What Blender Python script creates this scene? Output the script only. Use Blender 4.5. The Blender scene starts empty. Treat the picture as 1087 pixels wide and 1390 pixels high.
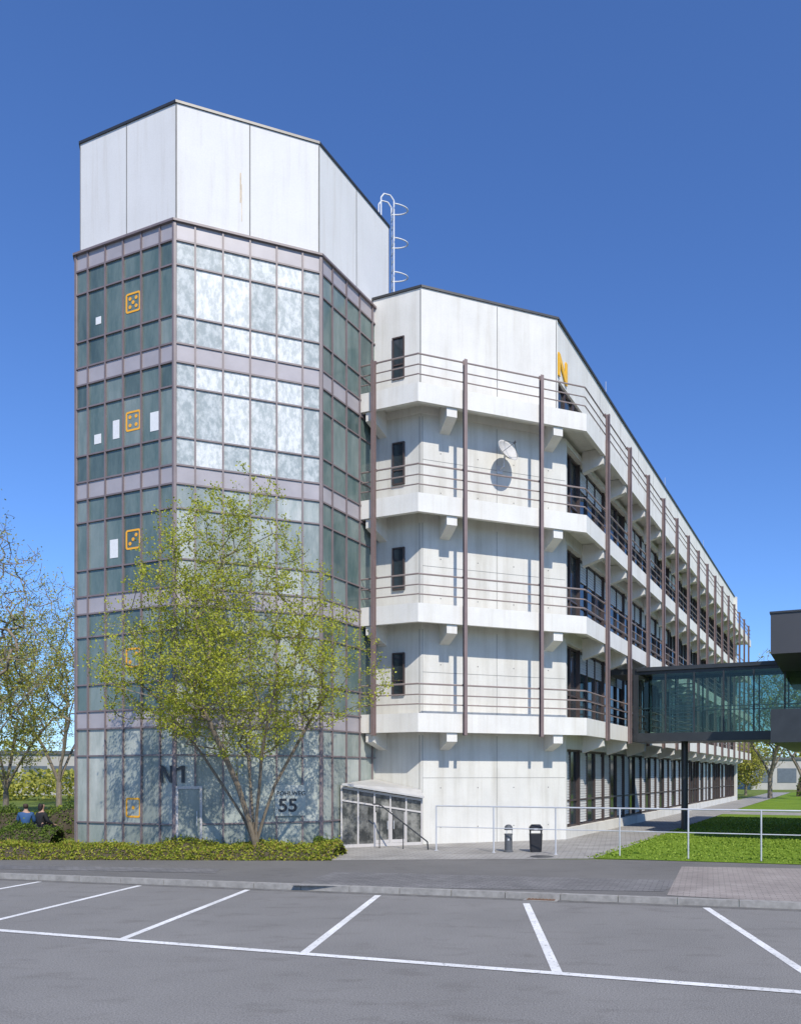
import bpy, bmesh, math, random
import numpy as np
from mathutils import Vector, Matrix, noise
random.seed(5); np.random.seed(5)
S=bpy.context.scene; COL=S.collection
H=2.1; F=1085.0; PX=690.0; HY=1052.0
def G(px,py,z=0.0):
    Y=(H-z)*F/(py-HY); return Vector(((px-PX)/F*Y,Y,z))
def ZP(py,Y): return H+(HY-py)*Y/F
R=math.radians
def dirv(a): return Vector((math.sin(R(a)),math.cos(R(a)),0))
u1=dirv(113); u2=dirv(68); u3=dirv(23)
def outn(u): return Vector((u.y,-u.x,0))
n1=outn(u1); n2=outn(u2); n3=outn(u3)
# ---------------------------------------------------------------- materials
def new_mat(name):
    m=bpy.data.materials.new(name); m.use_nodes=True
    nt=m.node_tree; b=nt.nodes['Principled BSDF']; return m,nt,b
def ramp(nt,fac,stops):
    r=nt.nodes.new('ShaderNodeValToRGB')
    while len(r.color_ramp.elements)<len(stops): r.color_ramp.elements.new(0.5)
    for e,(p,c) in zip(r.color_ramp.elements,stops):
        e.position=p; e.color=(c[0],c[1],c[2],1)
    nt.links.new(fac,r.inputs[0]); return r.outputs[0]
def pos_noise(nt,scale,detail=4,sx=(1,1,1),rough=.6):
    g=nt.nodes.new('ShaderNodeNewGeometry'); mp=nt.nodes.new('ShaderNodeMapping'); mp.inputs['Scale'].default_value=sx
    nt.links.new(g.outputs['Position'],mp.inputs[0])
    n=nt.nodes.new('ShaderNodeTexNoise'); n.inputs['Scale'].default_value=scale; n.inputs['Detail'].default_value=detail
    n.inputs['Roughness'].default_value=rough
    nt.links.new(mp.outputs[0],n.inputs['Vector']); return n.outputs[0]
def mixc(nt,fac,a,b,mode='MIX'):
    m=nt.nodes.new('ShaderNodeMix'); m.data_type='RGBA'; m.blend_type=mode
    for s,v in ((m.inputs[0],fac),(m.inputs[6],a),(m.inputs[7],b)):
        if hasattr(v,'is_output'): nt.links.new(v,s)
        elif isinstance(v,(int,float)): s.default_value=v
        else: s.default_value=(v[0],v[1],v[2],1)
    return m.outputs[2]
def bump(nt,b,h,st=.2,d=.02):
    bp=nt.nodes.new('ShaderNodeBump'); bp.inputs['Strength'].default_value=st; bp.inputs['Distance'].default_value=d
    nt.links.new(h,bp.inputs['Height']); nt.links.new(bp.outputs[0],b.inputs['Normal'])
def mat(name,c,rough=.6,var=.15,scale=3,metal=0,sx=(1,1,1),bmp=0,spec=.5):
    m,nt,b=new_mat(name)
    n=pos_noise(nt,scale,5,sx)
    o=ramp(nt,n,[(.3,[x*(1-var) for x in c]),(.7,[min(1,x*(1+var)) for x in c])])
    nt.links.new(o,b.inputs['Base Color']); b.inputs['Roughness'].default_value=rough; b.inputs['Metallic'].default_value=metal
    b.inputs['Specular IOR Level'].default_value=spec
    if bmp: bump(nt,b,n,bmp)
    return m
def concrete(name,c,stain,amt,mott=.9):
    m,nt,b=new_mat(name)
    a=pos_noise(nt,1.0,6,(2.6,2.6,.2)); s=ramp(nt,a,[(.48,(0,0,0)),(.78,(amt,amt,amt))])
    k=mixc(nt,s,c,stain)
    a2=pos_noise(nt,1.0,5,(7,7,.35)); s2=ramp(nt,a2,[(.52,(1,1,1)),(.74,(.92,.905,.88))]); k=mixc(nt,1.0,k,s2,'MULTIPLY')
    f=pos_noise(nt,.9,7); f2=ramp(nt,f,[(.3,(mott,mott,mott)),(.6,(1,1,1))])
    k=mixc(nt,1.0,k,f2,'MULTIPLY')
    g=pos_noise(nt,28,3); g2=ramp(nt,g,[(.3,(.95,.95,.94)),(.6,(1,1,1))]); k=mixc(nt,1.0,k,g2,'MULTIPLY')
    nt.links.new(k,b.inputs['Base Color']); b.inputs['Roughness'].default_value=.85; b.inputs['Specular IOR Level'].default_value=.25; bump(nt,b,g,.12,.01)
    return m
M={}
M['conc']=concrete('weathered_concrete',(.74,.72,.665),(.58,.55,.48),.5)
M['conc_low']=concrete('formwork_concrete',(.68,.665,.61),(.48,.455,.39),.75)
M['fascia']=concrete('painted_concrete',(.76,.74,.685),(.60,.565,.49),.55)
M['panel']=concrete('white_wall_panel',(.71,.70,.675),(.61,.595,.56),.25,.95)
M['joint']=mat('panel_joint',(.22,.215,.20),.9)
M['cap']=mat('dark_metal_cap',(.06,.06,.06),.4,metal=.4)
M['brown']=mat('mauve_brown_steel',(.20,.145,.135),.5,.12)
M['rail']=mat('brown_rail',(.28,.225,.205),.5,.1)
M['mull']=mat('mauve_mullion',(.20,.16,.158),.45,.12)
M['spand']=mat('mauve_spandrel',(.38,.35,.355),.3,.1,1.5)
M['dark']=mat('dark_core',(.03,.032,.035),.7)
M['wframe']=mat('dark_window_frame',(.07,.052,.048),.45)
M['wglass']=mat('window_glass',(.03,.04,.046),.06,.4,.8,spec=.8)
M['blind']=mat('white_blind',(.62,.62,.60),.6,.08,1,sx=(1,1,20))
M['white']=mat('white_paint',(.76,.76,.74),.6,.06,12)
M['orange']=mat('orange_sign',(.88,.42,.03),.5,.05)
M['yellow']=mat('yellow_sign',(.92,.50,.02),.45,.05)
M['lettering']=mat('dark_lettering',(.03,.035,.04),.5)
M['galv']=mat('galvanised_steel',(.56,.57,.58),.4,.08,metal=.2)
M['pframe']=mat('porch_frame',(.52,.49,.46),.5,.06)
M['black']=mat('black_plastic',(.02,.02,.023),.45)
M['grey']=mat('grey_plastic',(.1,.105,.11),.5)
M['steel_dark']=mat('anthracite_steel',(.035,.038,.04),.4,.15)
M['clad']=mat('anthracite_cladding',(.055,.055,.058),.5,.1,.5)
def pane(name,c1,c2,rough,scale,sx,spec=.5,lo=.35,hi=.65):
    m,nt,b=new_mat(name)
    n=pos_noise(nt,scale,5,sx,.7); o=ramp(nt,n,[(lo,c1),(hi,c2)])
    nt.links.new(o,b.inputs['Base Color']); b.inputs['Roughness'].default_value=rough; b.inputs['Specular IOR Level'].default_value=spec
    return m
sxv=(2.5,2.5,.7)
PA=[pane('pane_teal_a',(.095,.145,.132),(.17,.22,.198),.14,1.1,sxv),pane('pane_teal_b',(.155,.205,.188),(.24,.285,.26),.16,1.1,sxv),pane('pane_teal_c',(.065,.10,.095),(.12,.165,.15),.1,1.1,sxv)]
PB=[pane('pane_pale_a',(.38,.42,.41),(.62,.64,.62),.28,4.2,(1.6,1.6,1),.35,.42,.60),pane('pane_pale_b',(.46,.495,.48),(.70,.71,.69),.3,5.0,(1.6,1.6,.8),.35,.40,.58),pane('pane_pale_c',(.32,.36,.355),(.52,.55,.535),.26,4.0,(1.6,1.6,1),.35,.42,.6)]  # translucent panes; whitish sky reflection and haze put into the mottled base colour
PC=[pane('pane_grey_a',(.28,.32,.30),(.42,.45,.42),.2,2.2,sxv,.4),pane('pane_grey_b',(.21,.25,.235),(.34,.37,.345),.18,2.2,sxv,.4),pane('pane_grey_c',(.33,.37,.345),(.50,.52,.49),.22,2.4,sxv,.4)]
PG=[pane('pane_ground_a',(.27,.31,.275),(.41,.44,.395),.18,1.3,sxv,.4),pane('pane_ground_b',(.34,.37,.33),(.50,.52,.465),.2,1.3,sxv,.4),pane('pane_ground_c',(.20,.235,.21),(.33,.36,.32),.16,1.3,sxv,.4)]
def tglass(name,tint,fac):
    m,nt,b=new_mat(name); nt.nodes.remove(b)
    out=nt.nodes['Material Output']; t=nt.nodes.new('ShaderNodeBsdfTransparent'); t.inputs[0].default_value=(*tint,1)
    g=nt.nodes.new('ShaderNodeBsdfGlossy'); g.inputs['Roughness'].default_value=.03; g.inputs[0].default_value=(.8,.82,.75,1)
    fr=nt.nodes.new('ShaderNodeFresnel'); fr.inputs[0].default_value=fac
    mx=nt.nodes.new('ShaderNodeMixShader'); nt.links.new(fr.outputs[0],mx.inputs[0]); nt.links.new(t.outputs[0],mx.inputs[1]); nt.links.new(g.outputs[0],mx.inputs[2])
    nt.links.new(mx.outputs[0],out.inputs[0]); return m
M['bglass']=tglass('bridge_glass',(.68,.77,.73),1.45)
def asphalt(name,c):
    m,nt,b=new_mat(name)
    a=pos_noise(nt,.35,6); base=ramp(nt,a,[(.3,[x*.88 for x in c]),(.7,[x*1.1 for x in c])])
    f=pos_noise(nt,60,2); sp=ramp(nt,f,[(.3,(.62,.62,.62)),(.7,(1.32,1.32,1.32))])
    k=mixc(nt,1.0,base,sp,'MULTIPLY')
    s=pos_noise(nt,1.5,7,(1,2.2,1)); s2=ramp(nt,s,[(.30,(.84,.83,.82)),(.46,(1,1,1))]); k=mixc(nt,1.0,k,s2,'MULTIPLY')
    st=pos_noise(nt,.8,3); s3=ramp(nt,st,[(.64,(1,1,1)),(.74,(.86,.85,.84))]); k=mixc(nt,1.0,k,s3,'MULTIPLY')
    nt.links.new(k,b.inputs['Base Color']); b.inputs['Roughness'].default_value=.9; b.inputs['Specular IOR Level'].default_value=.25
    bump(nt,b,f,.5,.012); return m
M['road']=asphalt('parking_asphalt',(.222,.214,.20))
M['path']=asphalt('path_asphalt',(.165,.159,.15))
def bricks(name,c1,c2,mortar,sc,ang=-14):
    m,nt,b=new_mat(name)
    g=nt.nodes.new('ShaderNodeNewGeometry'); mp=nt.nodes.new('ShaderNodeMapping'); mp.inputs['Rotation'].default_value=(0,0,R(-ang))
    nt.links.new(g.outputs['Position'],mp.inputs[0]); br=nt.nodes.new('ShaderNodeTexBrick'); nt.links.new(mp.outputs[0],br.inputs['Vector'])
    br.inputs['Color1'].default_value=(*c1,1); br.inputs['Color2'].default_value=(*c2,1); br.inputs['Mortar'].default_value=(*mortar,1)
    br.inputs['Scale'].default_value=sc; br.inputs['Mortar Size'].default_value=.02
    n=pos_noise(nt,.9,6); n2=ramp(nt,n,[(.3,(.76,.76,.76)),(.65,(1.1,1.1,1.1))])
    k=mixc(nt,1.0,br.outputs[0],n2,'MULTIPLY'); nt.links.new(k,b.inputs['Base Color']); b.inputs['Roughness'].default_value=.9
    bump(nt,b,br.outputs['Fac'],-.3,.01); return m
M['paver']=bricks('dark_pavers',(.155,.15,.145),(.21,.2,.195),(.09,.09,.085),2.4)
M['paver_l']=bricks('light_pavers',(.31,.295,.27),(.35,.335,.31),(.20,.19,.175),1.6,-8)
M['brick']=bricks('reddish_pavers',(.29,.25,.225),(.34,.30,.27),(.19,.17,.155),2.4)
M['kerb']=mat('kerb_stone',(.29,.277,.255),.9,.25,6)
def linemat():
    m,nt,b=new_mat('worn_line_paint'); n=pos_noise(nt,26,5); n2=pos_noise(nt,1.2,4)
    k=ramp(nt,n,[(.33,(.34,.34,.33)),(.44,(.80,.79,.76))]); k2=ramp(nt,n2,[(.35,(.80,.80,.79)),(.6,(1,1,1))]); k=mixc(nt,1.0,k,k2,'MULTIPLY')
    nt.links.new(k,b.inputs['Base Color']); b.inputs['Roughness'].default_value=.7; return m
M['line']=linemat()
def grassmat(name,a,c,sc=6):
    m,nt,b=new_mat(name); n=pos_noise(nt,.5,5); f=pos_noise(nt,sc*6,4)
    k=ramp(nt,n,[(.3,a),(.7,c)]); f2=ramp(nt,f,[(.3,(.55,.6,.5)),(.7,(1.3,1.3,1.2))]); k=mixc(nt,1.0,k,f2,'MULTIPLY')
    nt.links.new(k,b.inputs['Base Color']); b.inputs['Roughness'].default_value=.95; b.inputs['Specular IOR Level'].default_value=.1; bump(nt,b,f,.6,.03); return m
M['ground']=grassmat('rough_grass',(.12,.16,.04),(.18,.22,.06))
M['lawn']=grassmat('bright_lawn',(.13,.21,.025),(.19,.28,.035))
M['soil']=mat('soil',(.07,.055,.035),.95,.3,5)
def leafmat(name,stops,trans=.35):
    m,nt,b=new_mat(name); g=nt.nodes.new('ShaderNodeNewGeometry')
    o=ramp(nt,g.outputs['Random Per Island'],stops)
    b.inputs['Roughness'].default_value=.6; b.inputs['Specular IOR Level'].default_value=.2; nt.links.new(o,b.inputs['Base Color'])
    t=nt.nodes.new('ShaderNodeBsdfTranslucent'); nt.links.new(o,t.inputs[0]); mx=nt.nodes.new('ShaderNodeMixShader'); mx.inputs[0].default_value=trans
    nt.links.new(b.outputs[0],mx.inputs[1]); nt.links.new(t.outputs[0],mx.inputs[2]); nt.links.new(mx.outputs[0],nt.nodes['Material Output'].inputs[0]); return m
M['leaf']=leafmat('spring_leaf',[(0,(.27,.31,.03)),(.5,(.42,.45,.045)),(1,(.58,.57,.09))],.4)
M['leaf_b']=leafmat('budding_leaf',[(0,(.26,.27,.04)),(1,(.50,.48,.10))])
M['leaf_h']=leafmat('groundcover_leaf',[(0,(.13,.18,.02)),(.5,(.30,.34,.035)),(.85,(.42,.41,.06)),(1,(.32,.20,.07))])
M['leaf_d']=leafmat('dark_hedge_leaf',[(0,(.07,.115,.02)),(1,(.18,.25,.04))])
M['bark']=mat('bark',(.20,.16,.11),.9,.35,9,sx=(3,3,.6),bmp=.5)
M['bark_g']=mat('grey_bark',(.23,.19,.145),.9,.3,6)
# ---------------------------------------------------------------- mesh helpers
WP={}
def wpos(o): return WP.get(o.name,Vector((0,0,0))) if o else Vector((0,0,0))
def tag(o,label=None,cat=None,group=None,kind=None):
    if label: o['label']=label
    if cat: o['category']=cat
    if group: o['group']=group
    if kind: o['kind']=kind
    return o
def thing(name,loc,label,cat,group=None):
    o=bpy.data.objects.new(name,None); COL.objects.link(o); o.location=loc; o.empty_display_size=.2
    WP[o.name]=Vector(loc); return tag(o,label,cat,group)
class MB:
    def __init__(s): s.v=[]; s.f=[]; s.m=[]
    def poly(s,pts,m=0):
        k=len(s.v); s.v+=[Vector(p) for p in pts]; s.f.append(list(range(k,k+len(pts)))); s.m.append(m)
    def hexa(s,b,t,m=0):
        k=len(s.v); n=len(b); s.v+=[Vector(p) for p in b]+[Vector(p) for p in t]
        s.f.append(list(range(k,k+n))[::-1]); s.m.append(m); s.f.append(list(range(k+n,k+2*n))); s.m.append(m)
        for i in range(n):
            j=(i+1)%n; s.f.append([k+i,k+j,k+n+j,k+n+i]); s.m.append(m)
    def prism(s,pts,z0,z1,m=0):
        s.hexa([(p[0],p[1],z0) for p in pts],[(p[0],p[1],z1) for p in pts],m)
    def box(s,o,u,n,a0,a1,d0,d1,z0,z1,m=0):
        P=[o+u*a+n*d for a,d in ((a0,d0),(a1,d0),(a1,d1),(a0,d1))]; s.prism(P,z0,z1,m)
    def prof(s,o,u,n,a0,a1,pr,m=0):
        s.hexa([o+u*a0+n*d+Vector((0,0,z)) for d,z in pr],[o+u*a1+n*d+Vector((0,0,z)) for d,z in pr],m)
    def tube(s,p,q,r,seg=8,m=0,r2=None):
        p=Vector(p); q=Vector(q); d=(q-p).normalized(); a=d.orthogonal().normalized(); b=d.cross(a); r2=r if r2 is None else r2
        s.hexa([p+(a*math.cos(t)+b*math.sin(t))*r for t in [2*math.pi*i/seg for i in range(seg)]],[q+(a*math.cos(t)+b*math.sin(t))*r2 for t in [2*math.pi*i/seg for i in range(seg)]],m)
    def path(s,pts,r,seg=6,m=0):
        for a,b in zip(pts[:-1],pts[1:]): s.tube(a,b,r,seg,m)
    def lathe(s,c,pr,seg=20,m=0):
        k=len(s.v)
        for r,z in pr:
            for i in range(seg):
                t=2*math.pi*i/seg; s.v.append(Vector((c[0]+r*math.cos(t),c[1]+r*math.sin(t),c[2]+z)))
        for j in range(len(pr)-1):
            for i in range(seg):
                i2=(i+1)%seg; s.f.append([k+j*seg+i,k+j*seg+i2,k+(j+1)*seg+i2,k+(j+1)*seg+i]); s.m.append(m)
        s.f.append([k+i for i in range(seg)][::-1]); s.m.append(m); s.f.append([k+(len(pr)-1)*seg+i for i in range(seg)]); s.m.append(m)
    def build(s,name,mats,parent=None,loc=None,fix=True,smooth=False):
        if not isinstance(mats,(list,tuple)): mats=[mats]
        loc=Vector(loc) if loc is not None else (wpos(parent) if parent else Vector((0,0,0)))
        me=bpy.data.meshes.new(name); me.from_pydata([v-loc for v in s.v],[],s.f)
        for m in mats: me.materials.append(m)
        me.polygons.foreach_set('material_index',s.m)
        if fix:
            b=bmesh.new(); b.from_mesh(me); bmesh.ops.recalc_face_normals(b,faces=b.faces); b.to_mesh(me); b.free()
        if smooth: me.polygons.foreach_set('use_smooth',[True]*len(me.polygons))
        o=bpy.data.objects.new(name,me); COL.objects.link(o); o.location=loc-wpos(parent) if parent else loc
        if parent: o.parent=parent
        WP[o.name]=loc; return o
def dup(o,parent,newloc):
    c=o.copy(); COL.objects.link(c); c.parent=parent; c.location=Vector(newloc)-wpos(parent); WP[c.name]=Vector(newloc)
    for ch in o.children:
        d=ch.copy(); COL.objects.link(d); d.parent=c; d.location=ch.location; WP[d.name]=WP[c.name]+ch.location
    return c
def text(body,size,o,u,n,z,mt,name,parent,align='LEFT',ext=.004,bold=0.0,sx=1.0):
    cu=bpy.data.curves.new('t','FONT'); cu.body=body; cu.size=size; cu.extrude=ext; cu.align_x=align; cu.offset=bold
    t=bpy.data.objects.new('t',cu); COL.objects.link(t); bpy.context.view_layer.update()
    me=bpy.data.meshes.new_from_object(t.evaluated_get(bpy.context.evaluated_depsgraph_get())); bpy.data.objects.remove(t)
    me.transform(Matrix.Diagonal((sx,1,1,1)))
    up=Vector((0,0,1)); mtx=Matrix((( u.x,up.x,n.x),(u.y,up.y,n.y),(u.z,up.z,n.z)))
    me.transform(mtx.to_4x4()); me.materials.clear(); me.materials.append(mt)
    w=o+Vector((0,0,z)); ob=bpy.data.objects.new(name,me); COL.objects.link(ob)
    ob.location=w-wpos(parent); ob.parent=parent; WP[ob.name]=w; return ob
def leaf_mesh(name,C,size,mt,parent,flat=0.0):
    C=np.asarray(C); N=len(C)
    a=np.random.normal(size=(N,3)); a/=np.linalg.norm(a,axis=1)[:,None]
    b=np.random.normal(size=(N,3)); b-=a*(a*b).sum(1)[:,None]; b/=np.linalg.norm(b,axis=1)[:,None]
    s=(size*np.random.uniform(.55,1.3,N))[:,None]; a*=s*.5; b*=s*.36
    loc=np.array(wpos(parent))
    V=np.stack([C-a,C+b,C+a,C-b],1).reshape(-1,3)-loc
    me=bpy.data.meshes.new(name); me.vertices.add(4*N); me.vertices.foreach_set('co',V.astype(np.float32).ravel())
    me.loops.add(4*N); me.loops.foreach_set('vertex_index',np.arange(4*N,dtype=np.int32))
    me.polygons.add(N); me.polygons.foreach_set('loop_start',np.arange(0,4*N,4,dtype=np.int32)); me.polygons.foreach_set('loop_total',np.full(N,4,dtype=np.int32))
    me.materials.append(mt); me.update(calc_edges=True); me.validate()
    o=bpy.data.objects.new(name,me); COL.objects.link(o); o.parent=parent; o.location=(0,0,0); WP[o.name]=wpos(parent); return o

# ---------------------------------------------------------------- world, light, camera
SUN=Vector((.40,-.917,0)).normalized(); EL=R(46); toS=Vector((SUN.x*math.cos(EL),SUN.y*math.cos(EL),math.sin(EL)))
w=bpy.data.worlds.new('World'); S.world=w; w.use_nodes=True; nt=w.node_tree
sk=nt.nodes.new('ShaderNodeTexSky'); sk.sky_type='NISHITA'; sk.sun_disc=False; sk.sun_elevation=EL; sk.sun_rotation=math.atan2(SUN.x,SUN.y)
sk.air_density=1.0; sk.dust_density=.35; sk.ozone_density=2.2; sk.altitude=100
tn=mixc(nt,1.0,sk.outputs[0],(.57,.82,1.24),'MULTIPLY')
bg=nt.nodes['Background']; bg.inputs[1].default_value=.15; nt.links.new(tn,bg.inputs[0])
L=bpy.data.lights.new('sun','SUN'); L.energy=4.6; L.angle=R(.6); L.color=(1,.94,.845)
lo=bpy.data.objects.new('sun',L); COL.objects.link(lo); lo.rotation_euler=toS.to_track_quat('Z','Y').to_euler()
cam=bpy.data.cameras.new('camera'); co=bpy.data.objects.new('camera',cam); COL.objects.link(co); co.location=(0,0,H); co.rotation_euler=(R(90),0,0)
cam.sensor_fit='HORIZONTAL'; cam.sensor_width=36; cam.lens=36*F/1087; cam.shift_x=-(PX-543.5)/1087; cam.shift_y=(HY-695)/1087; cam.clip_end=4000
S.camera=co
S.view_settings.view_transform='Standard'; S.view_settings.look='None'; S.view_settings.exposure=0

# ---------------------------------------------------------------- ground
K0=G(0,1187); K1=G(1087,1227); kd=(K1-K0).normalized(); kn=outn(kd)
def sheet(name,pts,z,mt,kind='structure'):
    m=MB(); m.poly([(p[0],p[1],z) for p in pts]); o=m.build(name,mt,fix=False)
    if o.data.polygons[0].normal.z<0: o.data.flip_normals()
    return tag(o,kind=kind)
KA=K0-kd*500; KB=K1+kd*500
sheet('ground',[KA,KB,(1500,1500,0),(-1500,1500,0)],-.004,M['ground'])
sheet('parking_lot',[KA,KB,KB+kn*900,KA+kn*900],-.1,M['road'])
m=MB()
for i in range(-40,60):
    m.box(K0,kd,kn,i*1.0+.006,i*1.0+.994,-.13,.012,-.11,.012)
tag(m.build('kerb',M['kerb']),kind='structure')
m=MB(); m.box(K0,kd,kn,-60,80,.013,.19,-.11,-.094); tag(m.build('gutter',mat('gutter_strip',(.13,.125,.115),.9,.3,5)),kind='structure')
P=lambda x,y: G(x,y)
sheet('pavement',[P(-900,1152),P(-60,1160),P(440,1166),P(800,1167),P(1800,1182),P(1800,1262)-kn*.13,K1-kn*.13+kd*3,K0-kn*.13-kd*30],.0,M['path'])
sheet('paved_forecourt',[P(395,1168.5),P(470,1138),P(760,1130),P(820,1166)],.004,M['paver_l'])
sheet('brick_pavement',[P(925,1177),P(1500,1186),P(1500,1250),P(905,1216)],.006,M['brick'])
sheet('paver_patch',[P(455,1184),P(930,1196),P(900,1211),P(395,1203)],.005,M['paver'])
sheet('paver_strip',[P(-60,1174),P(300,1180),P(292,1186),P(-60,1179)],.005,M['paver'])
def stripe(p,q,wd):
    p=Vector(p);q=Vector(q);d=(q-p).normalized();n=outn(d)*wd/2
    return [(p+n),(q+n),(q-n),(p-n)]
g=lambda x,y:G(x,y,-.1)
def flatline(a,b,wd,z,mt,name):
    pts=stripe(a,b,wd); m=MB(); m.poly([(p.x,p.y,z) for p in pts]); o=m.build(name,mt,fix=False)
    if o.data.polygons[0].normal.z<0:o.data.flip_normals()
    return tag(o,kind='structure')
yl=lambda x:1264+.0775*x
for a,b in (((68,1195),(-150,1234)),((197,1201),(-48,yl(-48))),((340,1207),(163,yl(163))),((513,1216),(411,yl(411))),((714,1227),(757,yl(757))),((957,1232),(1140,yl(1140)))): flatline(g(*a),g(*b),.115,-.096,M['line'],'parking_line')
flatline(g(-600,yl(-600)),g(1900,yl(1900)),.13,-.092,M['line'],'parking_line')

# ---------------------------------------------------------------- main building
C=Vector((1.86,25.9,0)); B=C-u2*4.83; A=B-u1*1.69; D=C+u3*43.4; ZT=16.78
levels=[3.90+3.21*k for k in range(4)]
mb_=thing('office_building',C,'long white concrete building with balconies and brown steel posts behind the parking lot','building')
m=MB()
Bi=B+Vector((0,.32,0)); Ci=C-(n2+n3)/1.707*.6; Ai=A-n1*.3
Cm=C-u2*.32
m.prism([A,B,Bi,Ai],0,13.0,1); m.prism([B,C,Ci,Bi],0,13.0,1)
e=.03
Bo=B+(n1+n2)/1.707*e; Co=Cm+n2*e; Ao=A+n1*e
m.prism([Ao,Bo,Bi,Ai],13.0,ZT,0); m.prism([Bo,Co,Ci,Bi],13.0,ZT,0)
deck=[z-.1 for z in levels]
wins=[(.35,2.95)]+[(d+.12,d+2.6) for d in deck[:3]]+[(deck[3]+.12,14.9)]
bays=[(.12,1.83)]+[(1.88+3*k,4.82+3*k) for k in range(13)]+[(40.88,43.0)]
zs=[0]+[z for wz in wins for z in wz]+[ZT]
for i in range(0,len(zs),2):
    topb=zs[i+1]==ZT
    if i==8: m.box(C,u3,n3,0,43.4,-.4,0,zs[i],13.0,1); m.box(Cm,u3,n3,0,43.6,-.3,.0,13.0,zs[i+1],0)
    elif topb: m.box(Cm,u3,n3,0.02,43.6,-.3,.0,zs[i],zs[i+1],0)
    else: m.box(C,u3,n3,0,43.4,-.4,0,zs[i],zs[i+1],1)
prev=0
for b0,b1 in bays+[(43.4,44)]:
    for z0,z1 in wins:
        edge=prev==0 or b0>43
        if z0>13: m.box(Cm,u3,n3,prev,b0,-.25,-.002 if edge else -.06,z0,z1,1 if edge else 4)
        else: m.box(C,u3,n3,prev,b0,-.4,-.002 if edge else -.12,z0,z1,1 if edge else 4)
    prev=b1
m.prism([Ai,Bi,Ci-n3*.1,D-n3*.7,D-n3*13,A+u3*40-n3*.5],0,16.6,2)
m.prism([A,Ai,A+u3*40-n3*.5,A+u3*40],0,ZT,0)
m.box(D,-n3,u3,0,13,-.01,.25,0,ZT,0)
def vj(o,u,n,s,z0,z1,wd=.022,p=.034,mi=3): m.box(o,u,n,s-wd/2,s+wd/2,p-.03,p,z0,z1,mi)
vj(B,u2,n2,2.43,13.6,ZT-.05); vj(B,u2,n2,4.47,13.6,ZT-.05,.03); vj(A,u1,n1,1.67,13.6,ZT-.05,.03)
for k in range(1,15): vj(Cm,u3,n3,3*k-1.15+3,14.9,ZT-.05,.022,.004)
for z0,z1 in [(0,3.3)]+[(l,l+2.6) for l in levels[:3]]:
    for s in (.03,2.43): vj(B,u2,n2,s,z0,z1,.016,.004)
    m.box(B,u2,n2,.03,4.8,-.02,.004,z1-1.3,z1-1.288,3)
    vj(A,u1,n1,1.62,z0,z1,.02,.004)
for z0 in [0.5]+[l+.35 for l in levels[:3]]:
    for s in (.6,1.8,3.0,4.2):
        for dz in (0,1.2):
            p=B+u2*s+Vector((0,0,z0+dz)); m.tube(p-n2*.02,p+n2*.004,.02,8,3)
m.build('wall',[M['conc'],M['conc_low'],M['dark'],M['joint'],M['wframe']],mb_)
m=MB()
for o,u,n,l in ((A,u1,n1,1.69),(B,u2,n2,4.53),(Cm,u3,n3,43.6)):
    m.box(o,u,n,-.02,l+.02,-.2,.07,ZT+.002,ZT+.07)
m.build('roof_edge',M['cap'],mb_)
for t in (6,17,29): 
    q=Cm+u3*t-n3*.1; m=MB(); m.tube(q+Vector((0,0,ZT+.07)),q+Vector((0,0,ZT+.75)),.012,6); m.build('roof_rod',M['galv'],mb_,q+Vector((0,0,ZT)))
for z0 in (4.57,7.78,10.99,14.20):
    w0=B-u1*.78; p=w0+Vector((0,0,z0))
    m=MB(); m.box(w0,u1,n1,-.17,.17,.0,.036,z0,z0+1.21); wo=m.build('window',M['wglass'],mb_,p)
    m=MB()
    for a,b,c,d in ((-.21,-.17,0,1.21),(.17,.21,0,1.21),(-.21,.21,-.04,0),(-.21,.21,1.21,1.25)): m.box(w0,u1,n1,a,b,.0,.07,z0+c,z0+d)
    m.box(w0,u1,n1,-.17,.17,.037,.06,z0+.38,z0+.42)
    m.build('window_frame',M['wframe'],wo,p)
def make_window(z0,z1,b0,b1,kind,OO):
    o=OO+u3*b0; L_=b1-b0; p=o+Vector((0,0,z0)); h=z1-z0; dd=-.06 if OO is C else .04
    m=MB(); m.box(o,u3,n3,.02,L_-.02,-.2+dd,-.18+dd,z0+.02,z1-.02); wo=m.build('window',M['wglass'],mb_,p)
    m=MB(); nx=max(2,round(L_/.88)); 
    for i in range(nx+1):
        x=i*(L_-.07)/nx; m.box(o,u3,n3,x,x+.07,-.2+dd,-.11+dd,z0,z1)
    for zz in (z0,z1-.07,z0+h*.33): m.box(o,u3,n3,.07,L_-.07,-.2+dd,-.12+dd,zz,zz+.06)
    m.build('window_frame',M['wframe'],wo,p)
    if kind:
        for i in range(nx):
            if kind==1 and i%3==1: continue
            m=MB()
            x0=i*(L_-.07)/nx+.09; x1=(i+1)*(L_-.07)/nx-.02; bz=z0+.1 if kind==1 else z1-.75
            m.box(o,u3,n3,x0,x1,-.172+dd,-.168+dd,bz,z1-.08)
            k=int((z1-.08-bz)/.09)
            for j in range(k):
                zz=bz+j*.09; m.box(o,u3,n3,x0,x1,-.169+dd,-.14+dd,zz,zz+.07)
            m.build('blind',M['blind'],wo,p)
    return wo
random.seed(3)
for fi,(z0,z1) in enumerate(wins):
    OO=Cm if fi==4 else C
    make_window(z0,z1,*bays[0],1 if fi==0 else 0,OO)
    protos={}
    for bi,(b0,b1) in enumerate(bays[1:14]):
        kind=(1 if random.random()<.8 else 0) if fi==0 else random.choice((0,0,1,2) if fi==1 else (0,0,0,2))
        if kind in protos: dup(protos[kind],mb_,OO+u3*b0+Vector((0,0,z0)))
        else: protos[kind]=make_window(z0,z1,b0,b1,kind,OO)
    make_window(z0,z1,*bays[14],0,OO)
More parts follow.
